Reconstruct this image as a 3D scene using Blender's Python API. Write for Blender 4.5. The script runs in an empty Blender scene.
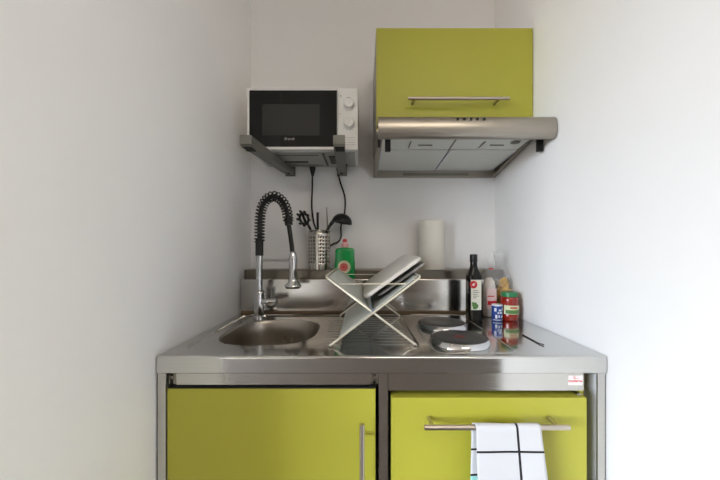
import bpy, bmesh, math, random
from mathutils import Vector, Matrix
random.seed(7)
PI = math.pi
SC = bpy.context.scene
COL = SC.collection

# ------------------------------------------------------------------ helpers
def lin(c):
    r = []
    for v in c:
        v = v / 255.0
        r.append(v / 12.92 if v <= 0.04045 else ((v + 0.055) / 1.055) ** 2.4)
    return (r[0], r[1], r[2], 1.0)

def mat(name, rgb, rough=0.5, metal=0.0, var=0.04, nscale=30.0, bump=0.0, stretch=(1, 1, 1), rvar=0.0,
        coat=0.0, trans=0.0, spec=0.5, ior=1.45):
    m = bpy.data.materials.new(name); m.use_nodes = True
    nt = m.node_tree; b = nt.nodes['Principled BSDF']
    tc = nt.nodes.new('ShaderNodeTexCoord'); mp = nt.nodes.new('ShaderNodeMapping')
    mp.inputs['Scale'].default_value = stretch
    nz = nt.nodes.new('ShaderNodeTexNoise'); nz.inputs['Scale'].default_value = nscale
    nz.inputs['Detail'].default_value = 3.0
    nt.links.new(tc.outputs['Object'], mp.inputs['Vector']); nt.links.new(mp.outputs['Vector'], nz.inputs['Vector'])
    c = lin(rgb)
    mx = nt.nodes.new('ShaderNodeMix'); mx.data_type = 'RGBA'
    mx.inputs[6].default_value = tuple(v * (1 - var) for v in c[:3]) + (1,)
    mx.inputs[7].default_value = tuple(min(1, v * (1 + var)) for v in c[:3]) + (1,)
    nt.links.new(nz.outputs['Fac'], mx.inputs[0]); nt.links.new(mx.outputs[2], b.inputs['Base Color'])
    b.inputs['Roughness'].default_value = rough; b.inputs['Metallic'].default_value = metal
    b.inputs['Specular IOR Level'].default_value = spec; b.inputs['IOR'].default_value = ior
    b.inputs['Coat Weight'].default_value = coat; b.inputs['Transmission Weight'].default_value = trans
    if rvar:
        mr = nt.nodes.new('ShaderNodeMapRange')
        mr.inputs['To Min'].default_value = max(0.02, rough - rvar); mr.inputs['To Max'].default_value = rough + rvar
        nt.links.new(nz.outputs['Fac'], mr.inputs['Value']); nt.links.new(mr.outputs['Result'], b.inputs['Roughness'])
    if bump:
        bp = nt.nodes.new('ShaderNodeBump'); bp.inputs['Strength'].default_value = bump
        bp.inputs['Distance'].default_value = 0.002
        nt.links.new(nz.outputs['Fac'], bp.inputs['Height']); nt.links.new(bp.outputs['Normal'], b.inputs['Normal'])
    return m

def film(name, rgb, alpha):
    m = bpy.data.materials.new(name); m.use_nodes = True; nt = m.node_tree
    out = nt.nodes['Material Output']; b = nt.nodes['Principled BSDF']
    b.inputs['Base Color'].default_value = lin(rgb); b.inputs['Roughness'].default_value = 0.12
    b.inputs['Specular IOR Level'].default_value = 0.8
    tr = nt.nodes.new('ShaderNodeBsdfTransparent'); mx = nt.nodes.new('ShaderNodeMixShader')
    nz = nt.nodes.new('ShaderNodeTexNoise'); nz.inputs['Scale'].default_value = 45; nz.inputs['Detail'].default_value = 2
    mr = nt.nodes.new('ShaderNodeMapRange'); mr.inputs['From Min'].default_value = .35; mr.inputs['From Max'].default_value = .7
    mr.inputs['To Min'].default_value = alpha * .4; mr.inputs['To Max'].default_value = alpha * 1.7
    bp = nt.nodes.new('ShaderNodeBump'); bp.inputs['Strength'].default_value = .6; bp.inputs['Distance'].default_value = .01
    nt.links.new(nz.outputs['Fac'], bp.inputs['Height']); nt.links.new(bp.outputs['Normal'], b.inputs['Normal'])
    nt.links.new(nz.outputs['Fac'], mr.inputs['Value']); nt.links.new(mr.outputs['Result'], mx.inputs[0])
    nt.links.new(tr.outputs[0], mx.inputs[1]); nt.links.new(b.outputs[0], mx.inputs[2]); nt.links.new(mx.outputs[0], out.inputs['Surface'])
    return m

def BM(): return bmesh.new()

def box(bm, x0, x1, y0, y1, z0, z1, bev=0.0, seg=2):
    r = bmesh.ops.create_cube(bm, size=1.0)
    vs = r['verts']
    bmesh.ops.scale(bm, vec=(x1 - x0, y1 - y0, z1 - z0), verts=vs)
    bmesh.ops.translate(bm, vec=((x0 + x1) / 2, (y0 + y1) / 2, (z0 + z1) / 2), verts=vs)
    if bev:
        es = list({e for v in vs for e in v.link_edges})
        bmesh.ops.bevel(bm, geom=es, offset=bev, segments=seg, affect='EDGES', profile=0.5)
    return bm

def frame_axes(d):
    d = d.normalized()
    a = Vector((0, 0, 1)) if abs(d.z) < 0.9 else Vector((1, 0, 0))
    u = d.cross(a).normalized(); v = d.cross(u).normalized()
    return u, v

def tube(bm, pts, r, n=10, caps=True, closed=False):
    pts = [Vector(p) for p in pts]; N = len(pts)
    rr = r if isinstance(r, (list, tuple)) else [r] * N
    rings = []; u = None
    for i, p in enumerate(pts):
        if closed: d = pts[(i + 1) % N] - pts[i - 1]
        elif i == 0: d = pts[1] - pts[0]
        elif i == N - 1: d = pts[-1] - pts[-2]
        else: d = pts[i + 1] - pts[i - 1]
        d.normalize()
        if u is None: u, _ = frame_axes(d)
        u = (u - d * u.dot(d)).normalized(); v = d.cross(u)
        rings.append([bm.verts.new(p + (u * math.cos(2 * PI * k / n) + v * math.sin(2 * PI * k / n)) * rr[i]) for k in range(n)])
    for i in range(N if closed else N - 1):
        a, b = rings[i], rings[(i + 1) % N]
        for k in range(n):
            bm.faces.new((a[k], a[(k + 1) % n], b[(k + 1) % n], b[k]))
    if caps and not closed:
        bm.faces.new(rings[0][::-1]); bm.faces.new(rings[-1])
    return bm

def loft(bm, rings, cap0=True, cap1=True):
    R = [[bm.verts.new(p) for p in ring] for ring in rings]
    n = len(R[0])
    for a, b in zip(R[:-1], R[1:]):
        for k in range(n):
            bm.faces.new((a[k], a[(k + 1) % n], b[(k + 1) % n], b[k]))
    if cap0: bm.faces.new(R[0][::-1])
    if cap1: bm.faces.new(R[-1])
    return R

def lathe(bm, prof, cx, cy, n=32, sx=1.0, sy=1.0, cap0=True, cap1=True):
    rings = []
    for r, z in prof:
        rings.append([(cx + r * sx * math.cos(2 * PI * k / n), cy + r * sy * math.sin(2 * PI * k / n), z) for k in range(n)])
    return loft(bm, rings, cap0, cap1)

def rrect(x0, x1, y0, y1, r, z, n=6):
    pts = []
    for (cx, cy, a0) in ((x1 - r, y1 - r, 0), (x0 + r, y1 - r, 90), (x0 + r, y0 + r, 180), (x1 - r, y0 + r, 270)):
        for k in range(n + 1):
            a = math.radians(a0 + 90 * k / n)
            pts.append((cx + r * math.cos(a), cy + r * math.sin(a), z))
    return pts

def superell(cx, cy, a, b, e, z, n=64):
    pts = []
    for k in range(n):
        t = 2 * PI * k / n; c, s = math.cos(t), math.sin(t)
        pts.append((cx + a * math.copysign(abs(c) ** (2 / e), c), cy + b * math.copysign(abs(s) ** (2 / e), s), z))
    return pts

def prism_x(bm, prof, x0, x1):
    """profile in (y, z) extruded along x"""
    loft(bm, [[(x0, y, z) for y, z in prof], [(x1, y, z) for y, z in prof]])
    return bm

def fill_loops(bm, loops):
    """loops: lists of BMVerts, flat region between them"""
    es = []
    for lp in loops:
        for i in range(len(lp)):
            a, b = lp[i], lp[(i + 1) % len(lp)]
            e = bm.edges.get((a, b)) or bm.edges.new((a, b))
            es.append(e)
    bmesh.ops.triangle_fill(bm, use_beauty=True, use_dissolve=False, edges=es)

def xform(bm, M, verts=None):
    bmesh.ops.transform(bm, matrix=M, verts=verts or bm.verts[:])
    return bm

def text_into(bm, body, size, x, y, z, align='CENTER', shear=0.0, extrude=0.0002, bold=0.0):
    """flat lettering facing -Y, centred at x, baseline z"""
    cu = bpy.data.curves.new('lettering', 'FONT'); cu.body = body; cu.size = size; cu.align_x = align
    cu.extrude = extrude; cu.shear = shear; cu.offset = bold
    o = bpy.data.objects.new('lettering', cu); COL.objects.link(o)
    bpy.context.view_layer.update()
    dg = bpy.context.evaluated_depsgraph_get()
    me = bpy.data.meshes.new_from_object(o.evaluated_get(dg))
    n0 = len(bm.verts); bm.from_mesh(me); bm.verts.ensure_lookup_table()
    xform(bm, Matrix.Translation((x, y, z)) @ Matrix.Rotation(PI / 2, 4, 'X'), bm.verts[n0:])
    bpy.data.objects.remove(o); bpy.data.curves.remove(cu); bpy.data.meshes.remove(me)

def root_loc(o):
    v = Vector((0, 0, 0))
    while o is not None:
        v = v + o.location; o = o.parent
    return v

def obj(name, bm, m, parent=None, label=None, smooth=35, solid=0.0, clean=True):
    if clean: bmesh.ops.remove_doubles(bm, verts=bm.verts[:], dist=1e-6)
    bmesh.ops.recalc_face_normals(bm, faces=bm.faces[:])
    if parent is not None:
        bmesh.ops.translate(bm, vec=-root_loc(parent), verts=bm.verts[:])
    me = bpy.data.meshes.new(name); bm.to_mesh(me); bm.free()
    me.materials.append(m)
    if smooth:
        for p in me.polygons: p.use_smooth = True
        me.set_sharp_from_angle(angle=math.radians(smooth))
    o = bpy.data.objects.new(name, me); COL.objects.link(o)
    if parent is not None: o.parent = parent
    if label: o['label'] = label
    if smooth in (35, 30):
        wn_ = o.modifiers.new('flat_faces', 'WEIGHTED_NORMAL'); wn_.keep_sharp = True; wn_.weight = 100
    if solid:
        md = o.modifiers.new('thickness', 'SOLIDIFY'); md.thickness = solid; md.offset = 0
    return o

def thing(name, label, cat, loc=(0, 0, 0), group=None):
    o = bpy.data.objects.new(name, None); o.empty_display_size = 0.05
    COL.objects.link(o); o.location = loc; o['label'] = label; o['category'] = cat
    if group: o['group'] = group
    return o

def tag(o, label, cat, group=None):
    o['label'] = label; o['category'] = cat
    if group: o['group'] = group
    return o

def struct(name, bm, m, smooth=0):
    o = obj(name, bm, m, smooth=smooth); o['kind'] = 'structure'; return o

def catmull(P, n=8):
    P = [Vector(p) for p in P]; out = []
    Q = [P[0] * 2 - P[1]] + P + [P[-1] * 2 - P[-2]]
    for i in range(1, len(Q) - 2):
        p0, p1, p2, p3 = Q[i - 1], Q[i], Q[i + 1], Q[i + 2]
        for k in range(n):
            t = k / n
            out.append(0.5 * ((2 * p1) + (-p0 + p2) * t + (2 * p0 - 5 * p1 + 4 * p2 - p3) * t * t + (-p0 + 3 * p1 - 3 * p2 + p3) * t ** 3))
    out.append(P[-1]); return out

# ------------------------------------------------------------------ materials
M_wall = mat('white_wall_paint', (240, 239, 238), .65, var=.012, nscale=14, bump=.05)
M_wall2 = mat('greige_wall_paint', (176, 170, 162), .7, var=.012, nscale=14, bump=.05)
M_ceil = mat('white_ceiling_paint', (240, 237, 232), .8, var=.01)
M_floor = mat('brown_wood_floor', (82, 74, 67), .65, var=.2, nscale=6, stretch=(1, 8, 1))
M_wood = mat('dark_wood', (84, 70, 62), .45, var=.2, nscale=8, stretch=(8, 8, 1))
M_frame = mat('window_white', (235, 235, 235), .4)
M_steel = mat('brushed_steel', (200, 197, 192), .15, 1.0, var=.05, nscale=9, bump=.02, stretch=(1, 30, 30), rvar=.05)
M_top = mat('worktop_steel', (204, 203, 200), .105, 1.0, var=.05, nscale=9, bump=.02, stretch=(1, 30, 30), rvar=.035)
M_bowl = mat('satin_bowl_steel', (172, 166, 158), .3, 1.0, var=.06, nscale=12, rvar=.06)
M_hood = mat('hood_steel', (168, 162, 152), .32, 1.0, var=.08, nscale=8, bump=.03, stretch=(1, 30, 30), rvar=.08)
M_chrome = mat('chrome', (205, 205, 206), .08, 1.0, var=.02)
M_handle = mat('satin_handle', (190, 180, 170), .3, 1.0, var=.03)
M_green = mat('lime_green_laminate', (166, 163, 57), .42, var=.015, nscale=20)
M_edge = mat('grey_melamine', (150, 146, 138), .5)
M_black = mat('black_plastic', (22, 22, 22), .4)
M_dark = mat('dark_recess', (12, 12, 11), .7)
M_iron = mat('cast_iron_plate', (46, 44, 42), .42, var=.1, nscale=60, spec=.6)
M_white = mat('white_plastic', (228, 227, 224), .35)
M_microglass = mat('black_oven_glass', (12, 12, 11), .06, var=.02, spec=.32)
M_microwin = mat('grey_oven_window', (52, 52, 50), .12, var=.05, nscale=400, spec=.3)
M_zinc = mat('zinc_grey_metal', (128, 127, 120), .5, .6, var=.08, nscale=40)
M_bracket = mat('grey_bracket_paint', (118, 117, 110), .45, .4, var=.05)
M_filter = mat('hood_filter_mesh', (222, 224, 218), .5, .15, var=.05, nscale=180, stretch=(1, 1, 1))
M_galv = mat('galvanised_rack', (192, 196, 190), .45, .25, var=.06, nscale=25)
M_wire = mat('pale_wire', (225, 222, 208), .3, .7, var=.03)
M_tray = mat('light_grey_tray', (214, 210, 205), .38, .25, var=.02)
M_tray2 = mat('grey_metal_tray', (150, 148, 145), .35, .8, var=.04)
M_soap = mat('green_soap', (10, 150, 72), .18, var=.05, coat=.4)
M_cream = mat('cream_label', (214, 210, 184), .5)
M_red = mat('red_print', (192, 40, 44), .45)
M_pink = mat('pink_cap', (222, 170, 168), .4)
M_paper = mat('paper_towel', (226, 222, 212), .9, var=.02, nscale=140, bump=.3)
M_card = mat('cardboard', (165, 140, 110), .9)
M_oil = mat('dark_bottle_glass', (14, 11, 9), .14, var=.05, spec=.35)
M_leaf = mat('leaf_print', (78, 118, 58), .5, var=.4, nscale=160)
M_grey = mat('grey_print', (120, 120, 112), .6)
M_sauce = mat('tomato_sauce', (140, 30, 16), .2, var=.25, nscale=90, coat=.5)
M_lid = mat('green_lid', (38, 120, 74), .35)
M_blue = mat('blue_tin', (36, 66, 140), .3, var=.05)
M_whitep = mat('white_print', (225, 228, 232), .45)
M_pasta = mat('yellow_pasta', (214, 172, 72), .6, var=.2, nscale=120)
M_biscuit = mat('pale_contents', (226, 216, 208), .6, var=.2, nscale=80)
M_film = film('clear_plastic_film', (244, 245, 247), .13)
M_rust = mat('brown_seal', (112, 92, 66), .6, var=.3, nscale=40, stretch=(1, 1, 1))
M_cable = mat('black_cable', (26, 26, 25), .5)
M_fridge = mat('fridge_white', (205, 205, 200), .5)
M_logo = mat('silver_logo', (150, 150, 148), .35)

def towel_mat():
    m = bpy.data.materials.new('checked_cotton'); m.use_nodes = True; nt = m.node_tree; b = nt.nodes['Principled BSDF']
    b.inputs['Roughness'].default_value = .9
    uv = nt.nodes.new('ShaderNodeUVMap'); uv.uv_map = 'UVMap'
    sp = nt.nodes.new('ShaderNodeSeparateXYZ'); nt.links.new(uv.outputs[0], sp.inputs[0])
    def lines(sock, vals, eps):
        cur = None
        for v in vals:
            c = nt.nodes.new('ShaderNodeMath'); c.operation = 'COMPARE'
            nt.links.new(sock, c.inputs[0]); c.inputs[1].default_value = v; c.inputs[2].default_value = eps
            if cur is None: cur = c.outputs[0]
            else:
                a = nt.nodes.new('ShaderNodeMath'); a.operation = 'MAXIMUM'
                nt.links.new(cur, a.inputs[0]); nt.links.new(c.outputs[0], a.inputs[1]); cur = a.outputs[0]
        return cur
    lu = lines(sp.outputs[0], [.086, .30], .0024)
    lv = lines(sp.outputs[1], [.045, .190, .335, -.075, -.130, -.27], .0022)
    mx = nt.nodes.new('ShaderNodeMath'); mx.operation = 'MAXIMUM'; nt.links.new(lu, mx.inputs[0]); nt.links.new(lv, mx.inputs[1])
    teal = lines(sp.outputs[1], [-.20], .068)
    wv = nt.nodes.new('ShaderNodeTexNoise'); wv.inputs['Scale'].default_value = 500
    base = nt.nodes.new('ShaderNodeMix'); base.data_type = 'RGBA'
    base.inputs[6].default_value = lin((196, 197, 201)); base.inputs[7].default_value = lin((204, 204, 208))
    nt.links.new(wv.outputs['Fac'], base.inputs[0])
    m1 = nt.nodes.new('ShaderNodeMix'); m1.data_type = 'RGBA'; m1.inputs[7].default_value = lin((150, 205, 200))
    nt.links.new(teal, m1.inputs[0]); nt.links.new(base.outputs[2], m1.inputs[6])
    m2 = nt.nodes.new('ShaderNodeMix'); m2.data_type = 'RGBA'; m2.inputs[7].default_value = lin((22, 22, 26))
    nt.links.new(mx.outputs[0], m2.inputs[0]); nt.links.new(m1.outputs[2], m2.inputs[6])
    nt.links.new(m2.outputs[2], b.inputs['Base Color'])
    return m
M_towel = towel_mat()

# ------------------------------------------------------------------ setting
XL, XR, YB = -0.005, 1.0025, 0.6055          # alcove: left wall, right wall, back wall
YLE, YRE = -0.345, -0.54                    # where the two alcove walls end towards the room
RX0, RX1, RY, H = -3.0, 2.3, -4.9, 2.5      # the room behind the camera
T = .1
b = BM(); box(b, RX0 - T, RX1 + T, RY - T, YB + T, -.08, 0); struct('floor', b, M_floor)
b = BM(); box(b, RX0 - T, RX1 + T, RY - T, YB + T, H, H + .08); struct('ceiling', b, M_ceil)
b = BM(); box(b, XL - T, XR + T, YB, YB + T, 0, H); struct('wall_back', b, M_wall)
b = BM(); box(b, XL - T, XL, YLE, YB, 0, H); box(b, RX0, XL - T, YLE, YLE + T, 0, H); struct('wall_left', b, M_wall)
b = BM(); box(b, XR, XR + T, YRE, YB, 0, H); box(b, XR + T, RX1, YRE, YRE + T, 0, H); struct('wall_right', b, M_wall)
b = BM(); box(b, RX1, RX1 + T, RY, YRE + T, 0, H); struct('wall_room_right', b, M_wall)
WY0, WY1, WZ0, WZ1 = -4.7, -2.0, .3, 2.25
b = BM()
box(b, RX0 - T, RX0, RY - T, WY0, 0, H); box(b, RX0 - T, RX0, WY1, YLE + T, 0, H)
box(b, RX0 - T, RX0, WY0, WY1, 0, WZ0); box(b, RX0 - T, RX0, WY0, WY1, WZ1, H)
struct('wall_room_left', b, M_wall)
b = BM(); box(b, RX0 - T, RX1 + T, RY - T, RY, 0, H); struct('wall_front', b, M_wall2)
b = BM(); f = .05
box(b, RX0 - .08, RX0 - .02, WY0, WY0 + f, WZ0, WZ1); box(b, RX0 - .08, RX0 - .02, WY1 - f, WY1, WZ0, WZ1)
box(b, RX0 - .08, RX0 - .02, WY0, WY1, WZ0, WZ0 + f); box(b, RX0 - .08, RX0 - .02, WY0, WY1, WZ1 - f, WZ1)
ym = (WY0 + WY1) / 2; box(b, RX0 - .08, RX0 - .02, ym - .03, ym + .03, WZ0, WZ1)
struct('window_1', b, M_frame)
b = BM(); box(b, -.35, 1.75, RY + .002, RY + .04, 0, 2.05, .004)  # unseen dark panelling, added to darken what the worktop front reflects
for z0, z1 in ((.15, .95), (1.05, 1.95)):
    for x0, x1 in ((-.23, .58), (.82, 1.63)): box(b, x0, x1, RY + .04, RY + .05, z0, z1, .004)
struct('dark_reflection_panel', b, M_wood)

# ------------------------------------------------------------------ stainless worktop
ZW = .90; ZF = .897
wt = thing('sink_worktop', 'stainless steel worktop with moulded sink, drainer, two hot plates and upstand', 'worktop', (.5, .25, ZW))
b = BM()
FX0, FX1, FY0, FY1 = .028, .597, .045, .462
outer = [b.verts.new(p) for p in ((0, .006, ZW), (1, .006, ZW), (1, .485, ZW), (0, .485, ZW))]
l1 = [b.verts.new(p) for p in rrect(FX0, FX1, FY0, FY1, .035, ZW)]
l2 = [b.verts.new(p) for p in rrect(FX0 + .004, FX1 - .004, FY0 + .004, FY1 - .004, .031, ZF)]
BCX, BCY, BA, BB, BE = .192, .235, .134, .146, 2.8
rim = [b.verts.new(p) for p in superell(BCX, BCY, BA, BB, BE, ZF)]
fill_loops(b, [outer, l1])
for i in range(len(l1)):
    j = (i + 1) % len(l1); b.faces.new((l1[i], l1[j], l2[j], l2[i]))
fill_loops(b, [l2, rim])
# rolled front edge and end returns
prof = [(.006, ZW)] + [(.006 - .006 * math.sin(a), ZW - .006 + .006 * math.cos(a)) for a in (PI / 8, PI / 4, 3 * PI / 8, PI / 2)] + [(0, .863), (.0015, .8615), (.03, .8615)]
for (y0, z0), (y1, z1) in zip(prof[:-1], prof[1:]):
    vs = [b.verts.new(p) for p in ((0, y0, z0), (1, y0, z0), (1, y1, z1), (0, y1, z1))]; b.faces.new(vs)
for x in (0, 1):
    vs = [b.verts.new((x, y, z)) for y, z in [(.485, ZW)] + prof[:-1] + [(.485, .8615)]]
    b.faces.new(vs)
obj('countertop', b, M_top, wt, smooth=30)
b = BM()
rings = []
for s, z in ((1, ZF), (.985, ZF - .002), (.97, ZF - .008), (.95, ZF - .04), (.92, ZF - .10), (.88, ZF - .125), (.80, ZF - .140), (.55, ZF - .147), (.16, ZF - .150)):
    rings.append(superell(BCX, BCY, BA * s, BB * s, BE if s > .6 else 2.0, z))
loft(b, rings, False, True)
bowl = obj('sink_basin', b, M_bowl, wt, smooth=50, label='satin steel sink bowl')
b = BM(); lathe(b, [(.036, ZF - .1485), (.036, ZF - .146), (.030, ZF - .1455), (.028, ZF - .149), (.006, ZF - .149), (.006, ZF - .143), (.003, ZF - .142)], BCX, BCY)
obj('drain', b, M_chrome, bowl)
b = BM(); lathe(b, [(.011, 0), (.011, .002), (.008, .0025), (.007, .001)], 0, 0, 20)
xform(b, Matrix.Translation((BCX - BA * .958, BCY - .04, ZF - .035)) @ Matrix.Rotation(PI / 2, 4, 'Y'))
obj('overflow_hole', b, M_dark, bowl)
b = BM()
for k in range(12):
    y = .095 + k * .029
    if abs(y - BCY) < .13: x0 = .352
    else: x0 = .335
    tube(b, [(x0, y, ZF - .0022), (.58, y, ZF - .0022)], .0035, 12)
obj('drainer_ridges', b, M_top, wt, smooth=60)
b = BM()
lp = rrect(.621, .815, .022, .455, .03, ZW - .0014)
tube(b, [Vector(p) for p in lp], .0028, 8, closed=True)
obj('hob_bead', b, M_top, wt, smooth=60)
for (hx, hy, hr) in ((.703, .283, .0705), (.705, .110, .0695)):
    b = BM()
    lathe(b, [(hr + .007, ZW + .0005), (hr + .006, ZW + .004), (hr + .002, ZW + .0125), (hr, ZW + .0135), (hr - .0015, ZW + .012), (hr - .002, ZW + .008)], hx, hy, 64, cap0=False, cap1=False)
    h = obj('hot_plate', b, M_chrome, wt, smooth=40, label='round hot plate with bright steel rim')
    b = BM()
    lathe(b, [(hr - .001, ZW + .006), (hr - .001, ZW + .013), (hr - .004, ZW + .0148), (.024, ZW + .0148), (.021, ZW + .0138), (.001, ZW + .0138)], hx, hy, 64, cap0=True)
    obj('iron_disc', b, M_iron, h, smooth=40, label='dark cast iron disc')
    if hy < .2:
        b = BM(); lathe(b, [(.0135, ZW + .0139), (.0135, ZW + .0142), (.001, ZW + .0142)], hx, hy, 24)
        obj('red_spot', b, mat('worn_red_spot', (110, 48, 40), .5, var=.2), h, label='worn red dot')
# upstand: front face, low ledge, riser, rear shelf
b = BM()
prism_x(b, [(.485, ZW - .002), (.485, 1.022), (.4865, 1.0255), (.489, 1.026), (.53, 1.026), (.53, ZW - .002)], 0, 1)
obj('upstand', b, M_steel, wt)
b = BM()
prism_x(b, [(.522, 1.0262), (.522, 1.056), (.5235, 1.0592), (.526, 1.06), (.601, 1.06), (.601, 1.0262)], 0, 1)
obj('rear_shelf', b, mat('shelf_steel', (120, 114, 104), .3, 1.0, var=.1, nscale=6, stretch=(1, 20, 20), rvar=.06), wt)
b = BM(); box(b, .002, .998, .4795, .4849, ZW - .001, ZW + .008, .002)
obj('seal_strip', b, M_rust, wt, label='brown stained seal along the back')

# ------------------------------------------------------------------ steel stand under the worktop
st = thing('steel_stand', 'stainless steel stand of posts and rails carrying the worktop', 'stand', (.5, .25, 0))
def post(x0, x1, y0):
    bb = BM(); box(bb, x0, x1, y0, y0 + .0018, 0, .861, 0)
    return bb
for x0, x1, side in ((-.002, .0175, 1), (.493, .5145, 0), (.982, 1.0, -1)):
    b = BM()
    box(b, x0, x1, .004, .006, 0, .861)
    if side >= 0: box(b, x0, x0 + .0018, .004, .03, 0, .861)
    if side <= 0: box(b, x1 - .0018, x1, .004, .03, 0, .861)
    obj('post', b, M_steel, st)
for x0 in (0.0, .982):
    b = BM(); box(b, x0, x0 + .018, .555, .573, 0, .861); obj('rear_post', b, M_steel, st)
b = BM(); box(b, .038, .475, .010, .012, .8325, .861); box(b, .038, .475, .012, .03, .8325, .8345); obj('rail', b, M_steel, st)
b = BM(); box(b, .5145, .952, .006, .008, .8215, .861); box(b, .5145, .952, .008, .03, .8215, .8235); ra = obj('rail', b, M_steel, st)
for x0 in (.0185, .476):
    b = BM(); box(b, x0, x0 + .004, .012, .03, .834, .861); box(b, x0 + .012, x0 + .0165, .012, .03, .834, .861); box(b, x0, x0 + .0165, .026, .03, .834, .861)
    tube(b, [(x0 + .008, .012, .848), (x0 + .008, .027, .848)], .003, 10)
    obj('clip', b, M_hood, st, label='small steel bracket with screw')
b = BM(); box(b, .917, .949, .0054, .0059, .8335, .8555); bd = obj('badge', b, mat('badge_white', (226, 217, 217), .4), st, label='white sticker with red lettering')
b = BM(); text_into(b, 'moderna', .0085, .933, .0053, .8405, bold=.00015); obj('lettering', b, M_red, bd)
b = BM(); text_into(b, 'G', .0075, .931, .0053, .8490); box(b, .929, .941, .0051, .0053, .8485, .8491); obj('emblem', b, M_red, bd)

# ------------------------------------------------------------------ sink cabinet (left)
sc = thing('base_cabinet', 'lime green base cabinet under the sink with upright bar handle', 'cabinet', (.25, .28, 0))
b = BM()
for x0, x1 in ((.020, .036), (.471, .487)): box(b, x0, x1, .026, .54, .08, .826)
box(b, .020, .487, .026, .54, .08, .096); box(b, .020, .487, .53, .54, .08, .74)
obj('carcass', b, M_edge, sc)
b = BM(); box(b, .020, .487, .075, .09, 0, .08); obj('plinth', b, M_dark, sc)
b = BM(); box(b, .0205, .486, .004, .022, .085, .8258, .0015); dr = obj('door', b, M_green, sc, label='lime green laminate door')
b = BM(); box(b, .021, .4855, .0055, .022, .8259, .8292); obj('gap_shade', b, M_dark, dr, label='dark strip standing in for the shadowed gap above the door')  # black strip paints the shadow in the gap between door and rail
def bar_handle(p0, p1, posts, ydoor, parent, r=.0055):
    bb = BM(); tube(bb, [p0, p1], r, 16)
    h = obj('handle', bb, M_handle, parent, smooth=60, label='satin steel bar handle')
    for (x, z) in posts:
        bb = BM(); tube(bb, [(x, p0[1], z), (x, ydoor, z)], .0045, 12); obj('handle_post', bb, M_handle, h, smooth=60)
    return h
bar_handle((.456, -.034, .768), (.456, -.034, .44), [(.456, .73), (.456, .48)], .0045, dr)

# ------------------------------------------------------------------ fridge (right)
fr = thing('fridge', 'lime green fronted fridge under the hot plates with long bar handle', 'fridge', (.74, .28, 0))
b = BM(); box(b, .525, .945, .034, .52, .02, .808, .004); obj('body', b, M_fridge, fr)
for x in (.55, .92):
    for y in (.06, .49):
        b = BM(); lathe(b, [(.015, 0), (.015, .0205)], x, y, 12); obj('foot', b, M_black, fr)
b = BM(); box(b, .5205, .9515, -.006, .032, .05, .811, .002)
fd = obj('door', b, M_green, fr, label='lime green laminate fridge door')
xform_door = Matrix.Translation((.735, 0, .43)) @ Matrix.Rotation(math.radians(-.25), 4, 'Y') @ Matrix.Translation((-.735, 0, -.43))
bar_handle((.5855, -.045, .7672), (.887, -.045, .7672), [(.603, .7672), (.866, .7672)], -.0055, fd)
b = BM(); box(b, .9515, .9615, .020, .52, .03, .826, .001); obj('side_panel', b, M_green, fr)
b = BM(); box(b, .936, .947, .005, .030, .8105, .8145, .001); obj('hinge', b, M_chrome, fr)

# ------------------------------------------------------------------ tea towel over the fridge handle
def towel():
    bb = BM(); uvl = bb.loops.layers.uv.new('UVMap')
    YB_, ZB = -.045, .767; R = .0078
    NU = 24; path = []
    for k in range(41):
        path.append((k / 40 * .36, 'f'))
    rows = []
    front = [(.36 - .36 * k / 36) for k in range(37)]
    S = []
    for L in front: S.append((YB_ - R, ZB - L, L))
    for k in range(1, 8):
        a = PI * k / 8; S.append((YB_ - R * math.cos(a), ZB + R * math.sin(a), -.003 * k))
    for k in range(0, 41):
        L = .40 * k / 40; S.append((YB_ + R, ZB - L, -.024 - L))
    grid = []; meta = []
    for i, (y, z, v) in enumerate(S):
        row = []; mrow = []
        back = i > 40
        L = max(0, ZB - z)
        for j in range(NU + 1):
            u = j / NU
            if not back:
                x0, x1 = .6905 + .02 * L, .824 + .115 * L
            else:
                x0, x1 = .6865 - .01 * L, .822 + .06 * L
            x = x0 + (x1 - x0) * u
            w = .5 if back else 1
            yy = y - (0 if back else 1) * (.05 * L * (0.35 + .3 * math.sin(u * 7 + 1))) * (1 if L > 0 else 0)
            if back: yy = min(y + L * .03, -.016) + .0015 * math.sin(u * 9)
            row.append(bb.verts.new((x + .003 * L * math.sin(9 * u), yy, z))); mrow.append((u * .136, v))
        grid.append(row); meta.append(mrow)
    for i in range(len(grid) - 1):
        for j in range(NU):
            f_ = bb.faces.new((grid[i][j], grid[i][j + 1], grid[i + 1][j + 1], grid[i + 1][j]))
            for lp_, (a, c) in zip(f_.loops, ((i, j), (i, j + 1), (i + 1, j + 1), (i + 1, j))):
                lp_[uvl].uv = meta[a][c]
    return bb
tw = obj('tea_towel', towel(), M_towel, smooth=80, solid=.0016, clean=False)
tag(tw, 'white tea towel with black grid lines draped over the fridge handle', 'tea towel')

# ------------------------------------------------------------------ upper cabinet
uc = thing('wall_cabinet', 'lime green wall cabinet above the extractor hood', 'cabinet', (.75, .45, 1.516))
b = BM()
box(b, .5, .516, .3275, .601, 1.518, 1.842); box(b, .984, 1.0, .3275, .601, 1.518, 1.842)
box(b, .516, .984, .3275, .601, 1.518, 1.534); box(b, .516, .984, .3275, .601, 1.826, 1.842); box(b, .516, .984, .59, .601, 1.534, 1.826)
obj('carcass', b, M_edge, uc)
b = BM(); box(b, .5005, .9995, .308, .326, 1.5165, 1.844, .0012); ud = obj('door', b, M_green, uc, label='lime green flap door')
bar_handle((.597, .272, 1.602), (.908, .272, 1.602), [(.615, 1.602), (.878, 1.602)], .3085, ud, .0052)

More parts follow.
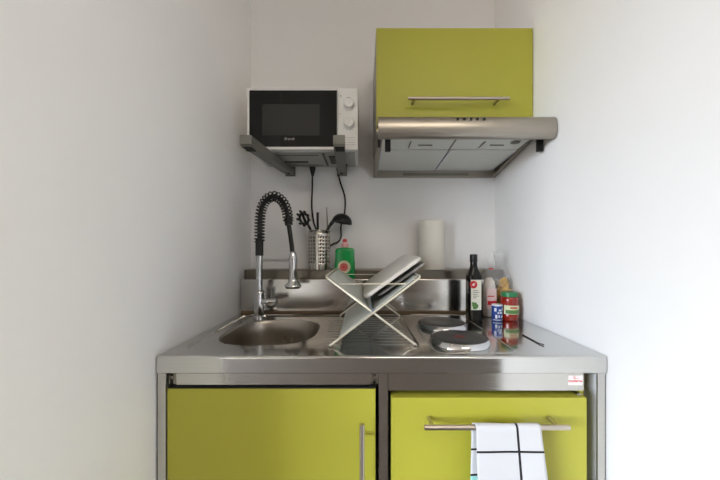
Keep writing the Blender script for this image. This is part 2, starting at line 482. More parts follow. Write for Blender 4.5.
# ------------------------------------------------------------------ extractor hood
hd = thing('extractor_hood', 'stainless steel extractor hood under the green wall cabinet', 'extractor hood', (.75, .4, 1.432))
b = BM()
for x0, x1 in ((.501, .505), (.995, .999)):   # side cheeks, bottom sloping up to the front
    loft(b, [[(x0, y, z) for y, z in ((.29, 1.488), (.29, 1.513), (.601, 1.513), (.601, 1.432))], [(x1, y, z) for y, z in ((.29, 1.488), (.29, 1.513), (.601, 1.513), (.601, 1.432))]])
    # turned-in lower flange
    xa, xb = (x0, x0 + .016) if x0 < .7 else (x1 - .016, x1)
    loft(b, [[(xa, y, z) for y, z in ((.29, 1.488), (.29, 1.490), (.601, 1.434), (.601, 1.432))], [(xb, y, z) for y, z in ((.29, 1.488), (.29, 1.490), (.601, 1.434), (.601, 1.432))]])
box(b, .505, .995, .24, .601, 1.510, 1.513)
obj('housing', b, M_hood, hd)
b = BM(); box(b, .501, .999, .585, .601, 1.432, 1.460, .001); rr_ = obj('rear_rim', b, M_hood, hd)
b = BM(); box(b, .62, .885, .583, .5849, 1.438, 1.449, .0005); obj('rating_strip', b, M_zinc, rr_)
b = BM()
pf = [(.27, 1.5145), (.205, 1.5145), (.192, 1.512), (.184, 1.506), (.180, 1.497), (.1785, 1.482), (.180, 1.466), (.184, 1.456), (.191, 1.4515), (.202, 1.4515), (.206, 1.455), (.20, 1.4585), (.192, 1.461), (.188, 1.475), (.190, 1.495), (.20, 1.506), (.27, 1.509)]
prism_x(b, pf, .5005, .9995)
vis = obj('visor', b, M_hood, hd, smooth=50, label='rounded brushed steel front visor')
for k in range(5):
    x = .722 + k * .0185
    b = BM(); lathe(b, [(.0042, 0), (.0042, .003), (.003, .004)], 0, 0, 14)
    xform(b, Matrix.Translation((x, .1818, 1.5005)) @ Matrix.Rotation(math.radians(68), 4, 'X'))
    obj('button', b, M_black, vis)
def zf(y): return 1.484 - (y - .25) * .074
for x0, x1 in ((.519, .7465), (.7535, .981)):
    b = BM()
    ya, yb = .375, .584
    loft(b, [[(x, y, zf(y) + dz) for (y, dz) in ((ya, 0), (yb, 0), (yb, .006), (ya, .006))] for x in (x0, x1)])
    for k in range(1, 3):
        pass
    obj('filter', b, M_filter, hd, label='pale metal mesh grease filter')
    b = BM()
    for xa, xb in ((x0, x0 + .006), (x1 - .006, x1)):
        loft(b, [[(x, y, zf(y) + dz) for (y, dz) in ((.375, -.0015), (.584, -.0015), (.584, .001), (.375, .001))] for x in (xa, xb)])
    loft(b, [[(x, y, zf(y) + dz) for (y, dz) in ((.577, -.0015), (.584, -.0015), (.584, .001), (.577, .001))] for x in (x0, x1)])
    obj('filter_frame', b, M_whitep, hd, label='pale edge frame of the grease filter')
    b = BM()
    loft(b, [[(x, y, zf(y) + dz) for (y, dz) in ((.20, .002), (.372, .002), (.372, .008), (.20, .008))] for x in (x0, x1)])
    lpn = obj('lamp_panel', b, M_filter, hd, label='pale front panel of the underside')
    b = BM(); xs = x0 + .09
    box(b, xs + .03, xs + .075, .332, .336, zf(.334) - .0005, zf(.334) + .0025); box(b, xs, xs + .0025, .30, .36, zf(.33) - .0012, zf(.33) + .002)
    if x0 > .7: lathe(b, [(.014, zf(.31) + .001), (.014, zf(.31) - .0012)], .945, .31, 24)
    obj('catch', b, M_zinc, lpn)
b = BM(); loft(b, [[(x, y, zf(y) + dz) for (y, dz) in ((.2, .003), (.584, .003), (.584, .009), (.2, .009))] for x in (.505, .9951)])
obj('inner_plate', b, M_zinc, hd)
for x0, x1, z0 in ((.5015, .510, 1.445), (.524, .541, 1.432), (.9815, .9985, 1.432)):
    b = BM(); box(b, x0, x1, .245, .258, z0, 1.482, .0015); obj('hinge_stop', b, M_black, hd, label='black plastic hinge stop')

# ------------------------------------------------------------------ microwave on its wall brackets
MX0, MX1, MY, MZ0, MZ1 = .067, .441, .365, 1.474, 1.682
mw = thing('microwave', 'white microwave with black glass door on wall brackets', 'microwave', (.254, .47, MZ0))
b = BM(); box(b, MX0, MX1, MY + .012, .588, MZ0, MZ1, .004); obj('casing', b, M_white, mw)
b = BM(); box(b, MX0 + .012, MX1 - .012, MY + .03, .58, MZ0 - .0016, MZ0 - .0004)
uds = obj('underside', b, mat('microwave_underside', (176, 176, 168), .45, .4), mw, label='grey metal bottom plate')
b = BM(); box(b, .16, .25, .50, .515, MZ0 - .004, MZ0 - .0014, .001); box(b, .14, .30, .42, .424, MZ0 - .003, MZ0 - .0014); box(b, .14, .30, .55, .554, MZ0 - .003, MZ0 - .0014)
box(b, .13, .134, .42, .554, MZ0 - .003, MZ0 - .0014); box(b, .315, .322, .40, .56, MZ0 - .004, MZ0 - .0014); box(b, .335, .360, .43, .53, MZ0 - .004, MZ0 - .0014)
obj('embossing', b, mat('dark_pressed_ribs', (84, 84, 80), .5, .3), uds, label='darker pressed ribs and vents')
b = BM(); box(b, MX0, .3725, MY, MY + .0118, MZ0, MZ1, .003); md_ = obj('door', b, M_white, mw, label='white framed door with black glass')
b = BM(); box(b, .0755, .3705, MY - .0012, MY + .001, 1.4835, 1.6735, .0006); gl = obj('door_glass', b, M_microglass, md_, label='black glass panel')
b = BM(); box(b, .119, .312, MY - .0016, MY - .0011, 1.521, 1.627); obj('viewing_window', b, M_microwin, md_, label='dark grey see-through window')
b = BM(); text_into(b, 'Brandt', .0125, .210, MY - .0014, 1.506, shear=.25, bold=.0001); obj('logo', b, M_logo, md_, label='small silver brand lettering')
b = BM(); box(b, .374, MX1, MY, MY + .0118, MZ0, MZ1, .003); cp = obj('control_panel', b, M_white, mw)
b = BM(); box(b, .381, .385, MY - .0004, MY + .0005, 1.653, 1.657)
box(b, .380, .3825, MY - .0004, MY + .0005, 1.593, 1.5955); box(b, .404, .416, MY - .0004, MY + .0005, 1.649, 1.6505)
for k in range(11):
    a = math.radians(-50 + 28 * k)
    for zc in (1.624, 1.560):
        x, z = .411 + .0235 * math.sin(a), zc + .0235 * math.cos(a)
        box(b, x - .0007, x + .0007, MY - .0004, MY + .0005, z - .0007, z + .0007)
for k in range(4): box(b, .388, .432, MY - .0004, MY + .0004, 1.490 + .008 * k, 1.4908 + .008 * k)
obj('markings', b, M_grey, cp)
for zc in (1.624, 1.560):
    b = BM(); lathe(b, [(.0195, 0), (.0195, .003), (.017, .005), (.0155, .018), (.0135, .0195), (.001, .0195)], 0, 0, 36)
    box(b, -.003, .003, -.0145, .0145, .018, .0215, .001)
    xform(b, Matrix.Translation((.411, MY, zc)) @ Matrix.Rotation(math.radians(25), 4, 'Y') @ Matrix.Rotation(PI / 2, 4, 'X'))
    obj('knob', b, M_white, cp, label='white round dial')
for x in (.135, .385):
    for y in (.42, .55):
        b = BM(); lathe(b, [(.011, MZ0 - .0085), (.012, MZ0 - .001), (.012, MZ0)], x, y, 14); obj('foot', b, M_black, mw)
def arm(xr, xf, lab):
    yf, z0, z1, hw = .212, 1.435, 1.4652, .0165
    t = thing('wall_bracket', lab, 'bracket', (xr, .6, z0), 'brackets carrying the microwave')
    bb = BM()
    def sec(x, y, w): return x - w, x + w, y
    # U-channel: top plate and two side walls, open underneath at the tip
    loft(bb, [[(xf - hw, yf, z0), (xf + hw, yf, z0), (xf + hw, yf, z1), (xf - hw, yf, z1)], [(xr - hw, .598, z0 + .009), (xr + hw, .598, z0 + .009), (xr + hw, .598, z1), (xr - hw, .598, z1)]])
    obj('arm', bb, M_bracket, t)
    bb = BM(); box(bb, xf - hw - .001, xf + hw + .001, yf - .006, yf - .0005, z0 + .004, z1 + .0015, .002); obj('end_stop', bb, M_bracket, t)
    bb = BM(); box(bb, xf - hw + .004, xf + hw - .003, yf + .002, yf + .045, z0 - .0012, z0 + .001); obj('tip_slot', bb, M_dark, t)
    bb = BM(); box(bb, xr - hw - .004, xr + hw + .004, .5985, .6025, z0 + .004, z1 + .02, .001)
    obj('wall_plate', bb, M_bracket, t)
    bb = BM(); tube(bb, [(xr, .565, z0 + .006), (xr, .565, z0 + .010)], .006, 12); obj('bolt', bb, M_dark, t)
arm(.160, .121, 'grey steel bracket arm under the left end of the microwave')
arm(.372, .389, 'grey steel bracket arm under the right end of the microwave')

# cables
def cable(pts, lab, ferr=None):
    t = thing('power_cable', lab, 'cable', pts[0], 'black cables below the microwave')
    bb = BM(); tube(bb, catmull(pts, 8), .0034, 10); obj('cord', bb, M_cable, t, smooth=60)
    if ferr:
        bb = BM(); p = Vector(pts[0]); tube(bb, [p + Vector((0, 0, .006)), p + Vector((0, 0, -.004)), p + Vector((0, 0, -.03))], [.013, .011, .0045], 14); obj('strain_relief', bb, M_cable, t, smooth=60)
cable([(.254, .580, 1.464), (.251, .590, 1.39), (.249, .592, 1.31), (.258, .592, 1.245), (.275, .594, 1.20), (.285, .597, 1.15), (.285, .597, 1.066)],
      'black cable with thick plug end hanging from the middle of the microwave underside', True)
cable([(.352, .583, 1.468), (.366, .592, 1.41), (.384, .594, 1.35), (.382, .594, 1.28), (.368, .594, 1.235), (.368, .594, 1.19), (.355, .594, 1.168), (.335, .594, 1.160), (.318, .596, 1.14), (.307, .597, 1.066)],
      'black cable looping down from the right bracket arm past the ladle', False)

# ------------------------------------------------------------------ faucet
FX, FY = .093, .415
fc = thing('kitchen_faucet', 'chrome spring-neck kitchen faucet at the back of the sink', 'faucet', (FX, FY, ZF))
b = BM(); lathe(b, [(.024, ZF), (.024, ZF + .006), (.018, ZF + .010), (.0185, ZF + .03), (.0185, .985), (.017, .992), (.0115, .996), (.0115, 1.12), (.001, 1.12)], FX, FY, 32)
obj('body', b, M_chrome, fc, smooth=50)
b = BM(); tube(b, [(FX + .012, FY - .004, .953), (FX + .045, FY - .012, .955), (FX + .047, FY - .012, .955), (FX + .066, FY - .016, .957)], [.0125, .0125, .0105, .0105], 18); obj('lever', b, M_chrome, fc, smooth=50)
b = BM(); tube(b, [(FX, FY, 1.116), (FX, FY, 1.172)], .0135, 20); obj('sleeve', b, M_black, fc, label='black plastic sleeve')
arch = catmull([(FX, FY, 1.165), (FX + .001, FY, 1.23), (FX + .008, FY - .003, 1.280), (FX + .027, FY - .007, 1.312), (FX + .054, FY - .012, 1.324), (FX + .081, FY - .016, 1.309), (FX + .099, FY - .019, 1.278), (FX + .107, FY - .021, 1.235)], 14)
b = BM(); hose = arch + catmull([(FX + .107, FY - .021, 1.232), (FX + .115, FY - .023, 1.18), (FX + .123, FY - .025, 1.12)], 8)[1:]
tube(b, hose, .0078, 12); obj('hose', b, M_black, fc, smooth=60, label='black inner hose')
def spring(path, R, r, turns):
    bb = BM(); L = [0]
    for a, c in zip(path[:-1], path[1:]): L.append(L[-1] + (c - a).length)
    tot = L[-1]; n = turns * 12; pts = []
    for i in range(n + 1):
        s = tot * i / n; k = 0
        while k < len(L) - 2 and L[k + 1] < s: k += 1
        t = (s - L[k]) / (L[k + 1] - L[k]); p = path[k].lerp(path[k + 1], t); d = (path[k + 1] - path[k]).normalized()
        v = Vector((0, 1, 0)); u = d.cross(v).normalized(); v = u.cross(d).normalized()
        a = 2 * PI * turns * i / n
        pts.append(p + (u * math.cos(a) + v * math.sin(a)) * R)
    tube(bb, pts, r, 6); return bb
obj('spring', spring(arch, .0165, .0024, 27), M_black, fc, smooth=60, label='black coiled spring')
b = BM(); tube(b, [(FX + .105, FY - .0205, 1.246), (FX + .109, FY - .0215, 1.222)], .0135, 18); obj('collar', b, M_black, fc, label='black spring collar')
b = BM(); tube(b, [(FX, FY, 1.101), (FX + .118, FY - .024, 1.101)], .0042, 12)
tube(b, [(FX + .1225, FY - .025, 1.096), (FX + .1225, FY - .025, 1.107)], .0155, 20); obj('holder_arm', b, M_chrome, fc, smooth=50)
b = BM(); SX, SY = FX + .124, FY - .0255
lathe(b, [(.008, 1.130), (.0115, 1.124), (.0142, 1.10), (.0142, 1.05), (.0150, 1.036), (.0185, 1.024), (.0275, 1.017), (.0285, 1.011), (.024, 1.007), (.001, 1.007)][::-1], SX, SY, 28); sh = obj('spray_head', b, M_chrome, fc, smooth=50)
b = BM(); lathe(b, [(.024, 1.0045), (.026, 1.0075)], SX, SY, 24); obj('spray_face', b, M_black, sh)

# ------------------------------------------------------------------ utensil pot with tools
PX, PY, PR, PZ0, PZ1 = .286, .548, .0425, 1.0605, 1.212
up = thing('utensil_pot', 'perforated steel utensil pot standing on the rear shelf', 'utensil pot', (PX, PY, PZ0))
b = BM(); N = 44; zs = [PZ0, PZ0 + .018]
rows = 8; zz = PZ0 + .018
step = (PZ1 - .018 - zz) / (rows * 2 + 1)
for k in range(rows * 2 + 1): zs.append(zz + step * (k + 1))
zs.append(PZ1)
ring = [[b.verts.new((PX + PR * math.cos(2 * PI * i / N), PY + PR * math.sin(2 * PI * i / N), z)) for i in range(N)] for z in zs]
for r_ in range(len(zs) - 1):
    for i in range(N):
        hole = 1 <= r_ <= rows * 2 + 1 and r_ % 2 == 0 and i % 2 == 0 and i not in (32, 10)
        if hole: continue
        b.faces.new((ring[r_][i], ring[r_][(i + 1) % N], ring[r_ + 1][(i + 1) % N], ring[r_ + 1][i]))
b.faces.new(ring[0][::-1])
pot = obj('pot_wall', b, mat('pot_steel', (196, 192, 184), .25, 1.0, var=.03), up, smooth=40, solid=.001)
b = BM(); tube(b, [(PX + PR * math.cos(2 * PI * i / 40), PY + PR * math.sin(2 * PI * i / 40), PZ1) for i in range(40)], .0016, 8, closed=True); obj('rim', b, M_chrome, up)

ss = thing('pasta_server', 'black toothed pasta server leaning left in the utensil pot', 'kitchen utensil', (.27, .55, PZ0 + .004), 'tools in the utensil pot')
hc = Vector((.2275, .540, 1.258)); hdn = Vector((.35, 0, -.94)).normalized()
b = BM(); tube(b, catmull([(.282, .552, 1.066), (.262, .546, 1.19), (.252, .542, 1.215), (.243, .541, 1.235)], 6), .005, 10); obj('handle', b, M_black, ss, smooth=60)
b = BM()
R_ = Matrix.Translation(hc) @ Matrix.Rotation(math.radians(-22), 4, 'Y')
tube(b, [(.016 * math.cos(t), 0.004 * math.sin(t * 2), .022 * math.sin(t)) for t in [2 * PI * k / 24 for k in range(24)]], .0048, 8, closed=True)
tube(b, [(0, .004, .020), (0, .002, -.022)], .0055, 8)
for k in range(9):
    t = 2 * PI * (k + .5) / 9 - PI / 2
    p = Vector((.018 * math.cos(t), 0, .024 * math.sin(t)))
    if k in (4,): pass
    tube(b, [p * .9, p * 1.15 + Vector((0, -.012, 0)), p * 1.2 + Vector((0, -.028, 0))], [.0058, .0055, .004], 8)
xform(b, R_); obj('head', b, M_black, ss, smooth=60)

ld = thing('ladle', 'black ladle hooked over the right rim of the utensil pot', 'kitchen utensil', (.32, .55, PZ0 + .004), 'tools in the utensil pot')
b = BM(); tube(b, catmull([(.298, .555, 1.066), (.3115, .549, 1.19), (.3205, .547, 1.220), (.337, .546, 1.245), (.356, .545, 1.270)], 6), [.005] * 10 + [.006] * 6 + [.0075] * 9, 12); obj('handle', b, M_black, ld, smooth=60)
b = BM()
pr = [(.0305 * math.cos(a), .034 * math.sin(a)) for a in [PI / 2 * k / 10 for k in range(11)]]
lathe(b, [(max(r, .0008), z) for r, z in pr] , 0, 0, 32, cap0=False)
xform(b, Matrix.Translation((.374, .545, 1.2415)) @ Matrix.Rotation(math.radians(10), 4, 'Y') @ Matrix.Diagonal((1.3, 1.15, 1.1, 1)))
obj('bowl', b, M_black, ld, smooth=60, solid=.002)
b = BM(); tube(b, [(.283, .55, 1.066), (.2805, .542, 1.21), (.280, .540, 1.283)], [.004, .0045, .005], 10)
o = obj('spatula', b, M_black, smooth=60); tag(o, 'short black tool handle upright in the middle of the utensil pot', 'kitchen utensil', 'tools in the utensil pot')
b = BM(); loft(b, [[(.308 + dx, .545 + dy, 1.066) for dx, dy in ((-.004, -.001), (.004, -.001), (.004, .001), (-.004, .001))], [(.319 + dx, .545 + dy, 1.225) for dx, dy in ((-.004, -.001), (.003, -.001), (.003, .001), (-.004, .001))], [(.315 + dx, .544 + dy, 1.305) for dx, dy in ((-.001, -.0008), (.001, -.0008), (.001, .0008), (-.001, .0008))]])
o = obj('kitchen_knife', b, M_zinc, smooth=30); tag(o, 'thin pointed metal blade sticking up from the utensil pot beside the ladle', 'kitchen utensil', 'tools in the utensil pot')

# ------------------------------------------------------------------ dish soap
DX, DY = .389, .5045
ds = thing('dish_soap_bottle', 'green dish soap bottle with red and pink cap behind the dish rack', 'bottle', (DX, DY, 1.0265))
b = BM(); rings = []
for s, z in ((.9, 1.0265), (1.0, 1.031), (1.0, 1.085), (.96, 1.105), (.95, 1.128), (.92, 1.137), (.78, 1.1425), (.35, 1.145), (.28, 1.147)):
    rings.append(superell(DX, DY, .0385 * s, .0165 * (s if s > .5 else s * 1.7), 3.2, z, 40))
loft(b, rings); obj('bottle', b, M_soap, ds, smooth=50)
b = BM(); lathe(b, [(.0145, 1.146), (.014, 1.158), (.010, 1.163), (.0085, 1.166)], DX, DY, 24); cpn = obj('cap', b, M_pink, ds, label='pink cap')
b = BM(); lathe(b, [(.008, 1.166), (.0085, 1.170), (.008, 1.176), (.004, 1.1785)], DX, DY, 20); obj('cap_tip', b, M_red, cpn, label='dark red nozzle')
def disc_front(bb, x, y, z, r, t=.0006, n=32, sz=1.0):
    loft(bb, [[(x + r * math.cos(2 * PI * k / n), y + s, z + sz * r * math.sin(2 * PI * k / n)) for k in range(n)] for s in (0, -t)])
b = BM(); disc_front(b, DX - .002, DY - .0164, 1.072, .0245, .0008); lb = obj('label', b, M_cream, ds, label='round cream and red label')
b = BM(); disc_front(b, DX - .003, DY - .0172, 1.072, .0155, .0005); obj('label_centre', b, mat('label_rose', (205, 120, 110), .5, var=.3, nscale=220), lb)
b = BM()
for k in range(8):
    a = 2 * PI * k / 8; disc_front(b, DX - .003 + .0105 * math.cos(a), DY - .0177, 1.072 + .0105 * math.sin(a), .0028, .0004, 12)
disc_front(b, DX - .003, DY - .0177, 1.072, .005, .0004, 16); obj('rosette', b, M_red, lb)

# ------------------------------------------------------------------ paper towel roll
TX, TY = .730, .5515
pt = thing('paper_towel_roll', 'white paper towel roll standing on the rear shelf', 'paper towel', (TX, TY, 1.0605))
b = BM(); lathe(b, [(.019, 1.0605), (.049, 1.0605), (.050, 1.064), (.050, 1.247), (.0485, 1.251), (.019, 1.251), (.019, 1.0605)], TX, TY, 48, cap0=False, cap1=False); obj('roll', b, M_paper, pt)
b = BM(); lathe(b, [(.0185, 1.062), (.0185, 1.250)], TX, TY, 24, cap0=False, cap1=False); obj('core', b, M_card, pt, solid=.001)

# ------------------------------------------------------------------ folding dish rack
rk = thing('dish_rack', 'folding galvanised X-shaped dish rack standing on the drainer', 'dish rack', (.482, .26, ZF))
YF_, YR_ = .078, .445; ZFT = ZF + .003; ZT = 1.072
LT, RT_, LF, RF = .367, .598, .376, .589
def arm_frame(xf, xt, dy):
    bb = BM()
    tube(bb, [(xf, YF_ + dy, ZFT), (xt, YF_ + dy, ZT - .004), (xt - .0 , YF_ + dy + .004, ZT), (xt, YR_ - dy - .004, ZT), (xt, YR_ - dy, ZT - .004), (xf, YR_ - dy, ZFT)], .0029, 10)
    tube(bb, [(xf, YF_ + dy - .0035, ZFT), (xf, YF_ + dy + .006, ZFT)], .003, 8); tube(bb, [(xf, YR_ - dy - .006, ZFT), (xf, YR_ - dy + .0035, ZFT)], .003, 8)
    return bb
obj('wire_frame', arm_frame(LF, RT_, 0), M_wire, rk, smooth=50)
obj('wire_frame', arm_frame(RF, LT, .007), M_wire, rk, smooth=50)
def panel(xa, za, xb, zb, y0, y1):
    """sheet along the arm from (xa,za) to (xb,zb) with shallow pressed ribs"""
    bb = BM(); n = 48; d = Vector((xb - xa, 0, zb - za)); nn = Vector((-d.z, 0, d.x)).normalized()
    rows_ = []
    for j in range(n + 1):
        y = y0 + (y1 - y0) * j / n
        off = .0012 if j % 4 in (1, 2) else 0
        rows_.append([bb.verts.new((xa + d.x * t + nn.x * off, y, za + d.z * t + nn.z * off)) for t in (0, .04, .96, 1)])
    for j in range(n):
        for k in range(3): bb.faces.new((rows_[j][k], rows_[j][k + 1], rows_[j + 1][k + 1], rows_[j + 1][k]))
    return bb
def on(xf, xt, t): return xf + (xt - xf) * t, ZFT + (ZT - ZFT) * t
for (xf, xt, t0, t1, y0, y1) in ((LF, RT_, .10, .985, .09, .432), (RF, LT, .535, .985, .098, .425)):
    xa, za = on(xf, xt, t0); xb, zb = on(xf, xt, t1)
    obj('draining_panel', panel(xa, za, xb, zb, y0, y1), M_galv, rk, smooth=40, solid=.0012, label='grey galvanised sheet panel')
for y in (.1, .415):
    b = BM(); tube(b, [(.397, y, 1.050), (.566, y, 1.050)], .0012, 8); obj('cross_wire', b, M_wire, rk)
b = BM(); tube(b, [(.4825, .082, .986), (.4825, .441, .986)], .004, 10); obj('pivot', b, mat('bluish_pivot', (150, 165, 180), .4, .5), rk)
for x in (LF, RF):
    for y in ((YF_ + (0 if x == LF else .007)), YR_ - (0 if x == LF else .007)):
        b = BM(); lathe(b, [(.0038, ZF), (.0038, ZF + .004), (.003, ZF + .005)], x, y, 12); obj('foot', b, M_black, rk, label='black rubber foot')

# trays in the rack
th = math.atan2(.106, .148)
def slope_M(ox, oy, oz):
    d = Vector((math.cos(th), 0, math.sin(th))); n = Vector((-math.sin(th), 0, math.cos(th)))
    return Matrix(((d.x, 0, n.x, ox), (0, 1, 0, oy), (d.z, 0, n.z, oz), (0, 0, 0, 1)))
b = BM(); Lx, Ly = .184, .165
rings = [rrect(0, Lx, -Ly, Ly, .022, z) if ins == 0 else rrect(ins, Lx - ins, -Ly + ins, Ly - ins, .022, z) for ins, z in ((.002, -.006), (0, -.005), (0, .0015), (.002, .004), (.006, .005))]
R0 = loft(b, rings, False, True)
ri = [rrect(.005, Lx - .005, -Ly + .005, Ly - .005, .02, z) for z in (-.006, .0025)]
R1 = loft(b, ri, False, True)
for k in range(len(R0[0])):
    j = (k + 1) % len(R0[0]); b.faces.new((R0[0][k], R0[0][j], R1[0][j], R1[0][k]))
xform(b, slope_M(.4605, .287, 1.010)); t1 = obj('serving_tray', b, M_tray, smooth=40)
tag(t1, 'light grey rounded tray lying upside down on top in the dish rack', 'tray')
b = BM(); rings = [rrect(ins, .150 - ins, -.15 + ins, .15 - ins, .02, z) for ins, z in ((.003, -.004), (0, -.0028), (0, .0022), (.004, .0036))]
loft(b, rings); xform(b, slope_M(.4985, .275, 1.0155)); t2 = obj('baking_tray', b, M_tray2, smooth=40)
tag(t2, 'darker grey metal tray leaning under the light tray in the dish rack', 'tray')

# ------------------------------------------------------------------ groceries in the right corner
BX, BY = .833, .372
ob = thing('oil_bottle', 'tall dark square bottle with white label and red disc', 'bottle', (BX, BY, ZW))
b = BM(); rings = []
for s, z, e in ((.9, ZW + .0003, 5), (1, ZW + .004, 5), (1, ZW + .142, 5), (.93, ZW + .155, 4), (.62, ZW + .172, 2.6), (.52, ZW + .182, 2), (.50, ZW + .205, 2)):
    rings.append(superell(BX, BY, .0225 * s, .0225 * s, e, z, 40))
loft(b, rings); obj('bottle', b, M_oil, ob, smooth=45)
b = BM(); lathe(b, [(.0118, ZW + .196), (.0125, ZW + .198), (.0125, ZW + .220), (.011, ZW + .2215)], BX, BY, 24); obj('cap', b, M_black, ob, label='black screw cap')
yl = BY - .0227
b = BM(); box(b, BX - .0165, BX + .0175, yl - .0006, yl + .0004, ZW + .037, ZW + .137); lb = obj('label', b, mat('label_paper', (222, 220, 206), .55), ob, label='white paper label')
b = BM(); disc_front(b, BX - .0085, yl - .0006, ZW + .121, .0125, .0004); lr = obj('round_logo', b, M_red, lb, label='red disc with white bird mark')
b = BM(); loft(b, [[(BX - .0085 + dx, yl - .001 - s, ZW + .121 + dz) for dx, dz in ((-.007, -.002), (.001, .0045), (.0065, .005), (.003, .001), (.002, -.005), (-.002, -.0025))] for s in (0, .0003)]); obj('bird_mark', b, M_whitep, lr)
b = BM()
for k, w in enumerate((.022, .026, .018, .024, .014)): box(b, BX - .010, BX - .010 + w * .8, yl - .0009, yl - .0005, ZW + .100 - k * .006, ZW + .102 - k * .006)
obj('print_lines', b, M_grey, lb)
b = BM()
for k in range(9):
    x, z = BX + random.uniform(-.011, .012), ZW + .046 + random.uniform(-.004, .016)
    disc_front(b, x, yl - .0006 - .00012 * k, z, random.uniform(.003, .0055), .0002, 10, 1.3)
obj('leaf_picture', b, M_leaf, lb, label='picture of green leaves')

CX, CY = .9065, .358
tn = thing('small_tin', 'small blue and white tin in front of the packets', 'tin', (CX, CY, ZW))
b = BM(); lathe(b, [(.0160, ZW + .0003), (.0172, ZW + .002), (.0172, ZW + .049), (.0162, ZW + .051)], CX, CY, 32); obj('can', b, M_blue, tn)
b = BM(); lathe(b, [(.0174, ZW + .0505), (.0178, ZW + .052), (.0174, ZW + .0545), (.015, ZW + .055), (.001, ZW + .055)], CX, CY, 32); obj('lid', b, M_whitep, tn, label='white lid')
b = BM()
def patch(bb, a0, a1, z0, z1, r, cx, cy, n=8):
    ri = [[(cx + rr2 * math.sin(a0 + (a1 - a0) * k / n), cy - rr2 * math.cos(a0 + (a1 - a0) * k / n)) for k in range(n + 1)] for rr2 in (r, r + .0005)]
    for (xy, z) in (( None, None),): pass
    vo = [[bb.verts.new((x, y, z)) for x, y in ri[1]] for z in (z0, z1)]
    for k in range(n): bb.faces.new((vo[0][k], vo[0][k + 1], vo[1][k + 1], vo[1][k]))
for a0, a1, z0, z1 in ((-.1, .45, .034, .040), (-.3, -.05, .026, .031), (.05, .6, .026, .031), (-.7, -.35, .010, .022), (-.15, .1, .013, .021), (.35, .8, .012, .02), (-.9, -.5, .033, .044), (.6, .9, .036, .045), (-1.2, 1.2, .004, .006)):
    patch(b, a0, a1, ZW + z0, ZW + z1, .0173, CX, CY)
obj('white_print', b, M_whitep, tn)

JX, JY = .952, .368
jr = thing('sauce_jar', 'jar of red tomato sauce with green lid beside the right wall', 'jar', (JX, JY, ZW))
b = BM(); lathe(b, [(.026, ZW + .0003), (.029, ZW + .004), (.0295, ZW + .02), (.028, ZW + .05), (.0275, ZW + .06), (.0285, ZW + .068), (.027, ZW + .077), (.024, ZW + .081)], JX, JY, 40); obj('glass_jar', b, M_sauce, jr, smooth=50)
b = BM(); lathe(b, [(.025, ZW + .0795), (.0262, ZW + .081), (.0262, ZW + .092), (.0245, ZW + .0945), (.001, ZW + .0945)], JX, JY, 40); obj('lid', b, M_lid, jr, label='green metal lid')
b = BM(); patch(b, -1.0, 1.1, ZW + .024, ZW + .053, .0297, JX, JY, 20); jl = obj('label', b, mat('jar_label', (206, 208, 170), .5), jr, label='cream and green paper label')
b = BM(); patch(b, -.8, .9, ZW + .026, ZW + .038, .0303, JX, JY, 16); obj('label_leaves', b, M_leaf, jl)
b = BM(); patch(b, -.35, .45, ZW + .043, ZW + .048, .0303, JX, JY, 10); obj('label_print', b, M_red, jl)

# clear packets behind
def bag(bb, cx, cy, prof, n=36, amp=.002, seed=1):
    rnd = random.Random(seed); ph = [rnd.uniform(0, 6.28) for _ in range(8)]
    rings_ = []
    for i, (a, d, z, ox) in enumerate(prof):
        rings_.append([(cx + ox + a * math.cos(2 * PI * k / n) + amp * math.sin(5 * 2 * PI * k / n + ph[i % 8]), cy + d * math.sin(2 * PI * k / n) + amp * .5 * math.sin(7 * 2 * PI * k / n + ph[(i + 3) % 8]), z) for k in range(n)])
    loft(bb, rings_)
p1 = thing('biscuit_packet', 'clear packet with pink print and red tag between dark bottle and tin', 'packet', (.905, .415, ZW))
b = BM(); bag(b, .905, .418, [(.020, .016, ZW + .001, 0), (.025, .022, ZW + .012, 0), (.025, .022, ZW + .10, 0), (.023, .019, ZW + .14, .001), (.015, .010, ZW + .168, .002), (.011, .004, ZW + .182, .003), (.016, .003, ZW + .222, .004)], seed=3)
obj('clear_bag', b, M_film, p1, smooth=60)
b = BM(); bag(b, .904, .419, [(.018, .014, ZW + .003, 0), (.022, .018, ZW + .014, 0), (.022, .018, ZW + .10, 0), (.019, .015, ZW + .125, 0), (.010, .008, ZW + .138, 0)], amp=.001, seed=5)
obj('contents', b, M_biscuit, p1, smooth=60)
yb_ = .418 - .0232
b = BM(); box(b, .886, .920, yb_ - .0006, yb_, ZW + .03, ZW + .102); pl = obj('printed_front', b, mat('pink_print', (222, 196, 192), .5, var=.15, nscale=120), p1, label='pale pink printed front')
b = BM(); box(b, .889, .920, yb_ - .0012, yb_ - .0006, ZW + .046, ZW + .060); box(b, .889, .912, yb_ - .0012, yb_ - .0006, ZW + .074, ZW + .078); obj('red_band', b, M_red, pl)
b = BM(); box(b, .901, .914, .4075, .4125, ZW + .168, ZW + .1735, .001); obj('tag', b, M_red, p1, label='small red closure tag')
p2 = thing('pasta_bag', 'clear bag of yellow pasta behind the sauce jar', 'bag', (.966, .44, ZW))
b = BM(); bag(b, .966, .440, [(.024, .020, ZW + .001, 0), (.0315, .028, ZW + .015, 0), (.0325, .03, ZW + .09, 0), (.031, .026, ZW + .13, -.002), (.023, .018, ZW + .165, -.009), (.014, .008, ZW + .19, -.016), (.020, .004, ZW + .23, -.022)], seed=9, amp=.0025)
obj('clear_bag', b, M_film, p2, smooth=60)
b = BM()
rnd = random.Random(4)
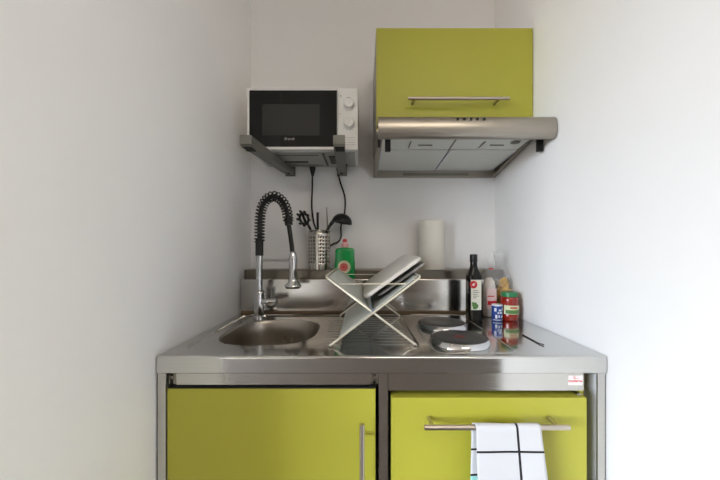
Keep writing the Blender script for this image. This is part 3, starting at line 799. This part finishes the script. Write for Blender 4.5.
for k in range(230):
    a = rnd.uniform(0, 6.28); r = math.sqrt(rnd.random()); z = ZW + .008 + .125 * (k / 230)
    sc_ = 1 if z < ZW + .085 else 1 - (z - ZW - .085) / .07
    x, y = .966 + .0265 * sc_ * r * math.cos(a), .440 + .021 * sc_ * r * math.sin(a)
    q = Vector((rnd.uniform(-1, 1), rnd.uniform(-1, 1), rnd.uniform(-1, 1))).normalized() * .006
    tube(b, [Vector((x, y, z)) - q, Vector((x, y, z)) + q], .0028, 6)
pa = obj('pasta', b, M_pasta, p2, smooth=60); pa['kind'] = 'stuff'

# hex key lying on the worktop
b = BM(); tube(b, [(.900, .176, ZW + .0016), (.900, .090, ZW + .0016), (.9005, .086, ZW + .0022), (.903, .083, ZW + .0022), (.9035, .078, ZW + .0022)], .0014, 6)
o = obj('hex_key', b, mat('dark_steel_rod', (70, 68, 66), .4, .8), smooth=30); tag(o, 'thin dark bent metal rod lying on the worktop right of the hot plates', 'rod')

# ------------------------------------------------------------------ light
W = bpy.data.worlds.new('World'); SC.world = W; W.use_nodes = True
wn = W.node_tree; bg = wn.nodes['Background']
tc = wn.nodes.new('ShaderNodeTexCoord'); sx = wn.nodes.new('ShaderNodeSeparateXYZ'); cr = wn.nodes.new('ShaderNodeValToRGB')
wn.links.new(tc.outputs['Generated'], sx.inputs[0])
mr = wn.nodes.new('ShaderNodeMapRange'); mr.inputs['From Min'].default_value = -1; wn.links.new(sx.outputs[2], mr.inputs['Value'])
wn.links.new(mr.outputs[0], cr.inputs[0]); wn.links.new(cr.outputs[0], bg.inputs[0])
GROUND = (.12, .10, .08, 1); SKY = (.80, .89, 1.0, 1)
e = cr.color_ramp.elements; e[0].position = .49; e[0].color = GROUND; e[1].position = .515; e[1].color = SKY
bg.inputs[1].default_value = 40.0     # bright overcast daylight
def portal():
    l = bpy.data.lights.new('window_daylight', 'AREA'); l.shape = 'RECTANGLE'; l.size = WY1 - WY0; l.size_y = WZ1 - WZ0
    l.cycles.is_portal = True
    o = bpy.data.objects.new('window_daylight', l); COL.objects.link(o); o.location = (RX0 - .09, (WY0 + WY1) / 2, (WZ0 + WZ1) / 2)
    o.rotation_euler = (PI / 2, 0, -PI / 2)
portal()
cl = bpy.data.lights.new('warm_fill', 'AREA'); cl.shape = 'DISK'; cl.size = 1.1; cl.energy = 18; cl.color = (1.0, .88, .72)  # unseen warm fill, added to lift the ambient on the upper walls
co = bpy.data.objects.new('warm_fill', cl); COL.objects.link(co); co.location = (1.0, -1.9, H - .03)

# ------------------------------------------------------------------ camera
cam = bpy.data.cameras.new('camera'); cam.sensor_width = 36; cam.sensor_fit = 'HORIZONTAL'; cam.lens = 318 / 720 * 36
cam.shift_x = -3 / 720; cam.shift_y = 10 / 720; cam.clip_start = .02
camo = bpy.data.objects.new('camera', cam); COL.objects.link(camo); camo.location = (.458, -.706, 1.136); camo.rotation_euler = (PI / 2, 0, 0)
SC.camera = camo
SC.view_settings.view_transform = 'Standard'; SC.view_settings.look = 'None'; SC.view_settings.gamma = 1; SC.view_settings.exposure = .03
SC.view_settings.use_curve_mapping = False
SC.cycles.max_bounces = 16; SC.cycles.diffuse_bounces = 10; SC.cycles.glossy_bounces = 8; SC.cycles.transparent_max_bounces = 12
SC.cycles.caustics_reflective = False; SC.cycles.caustics_refractive = False
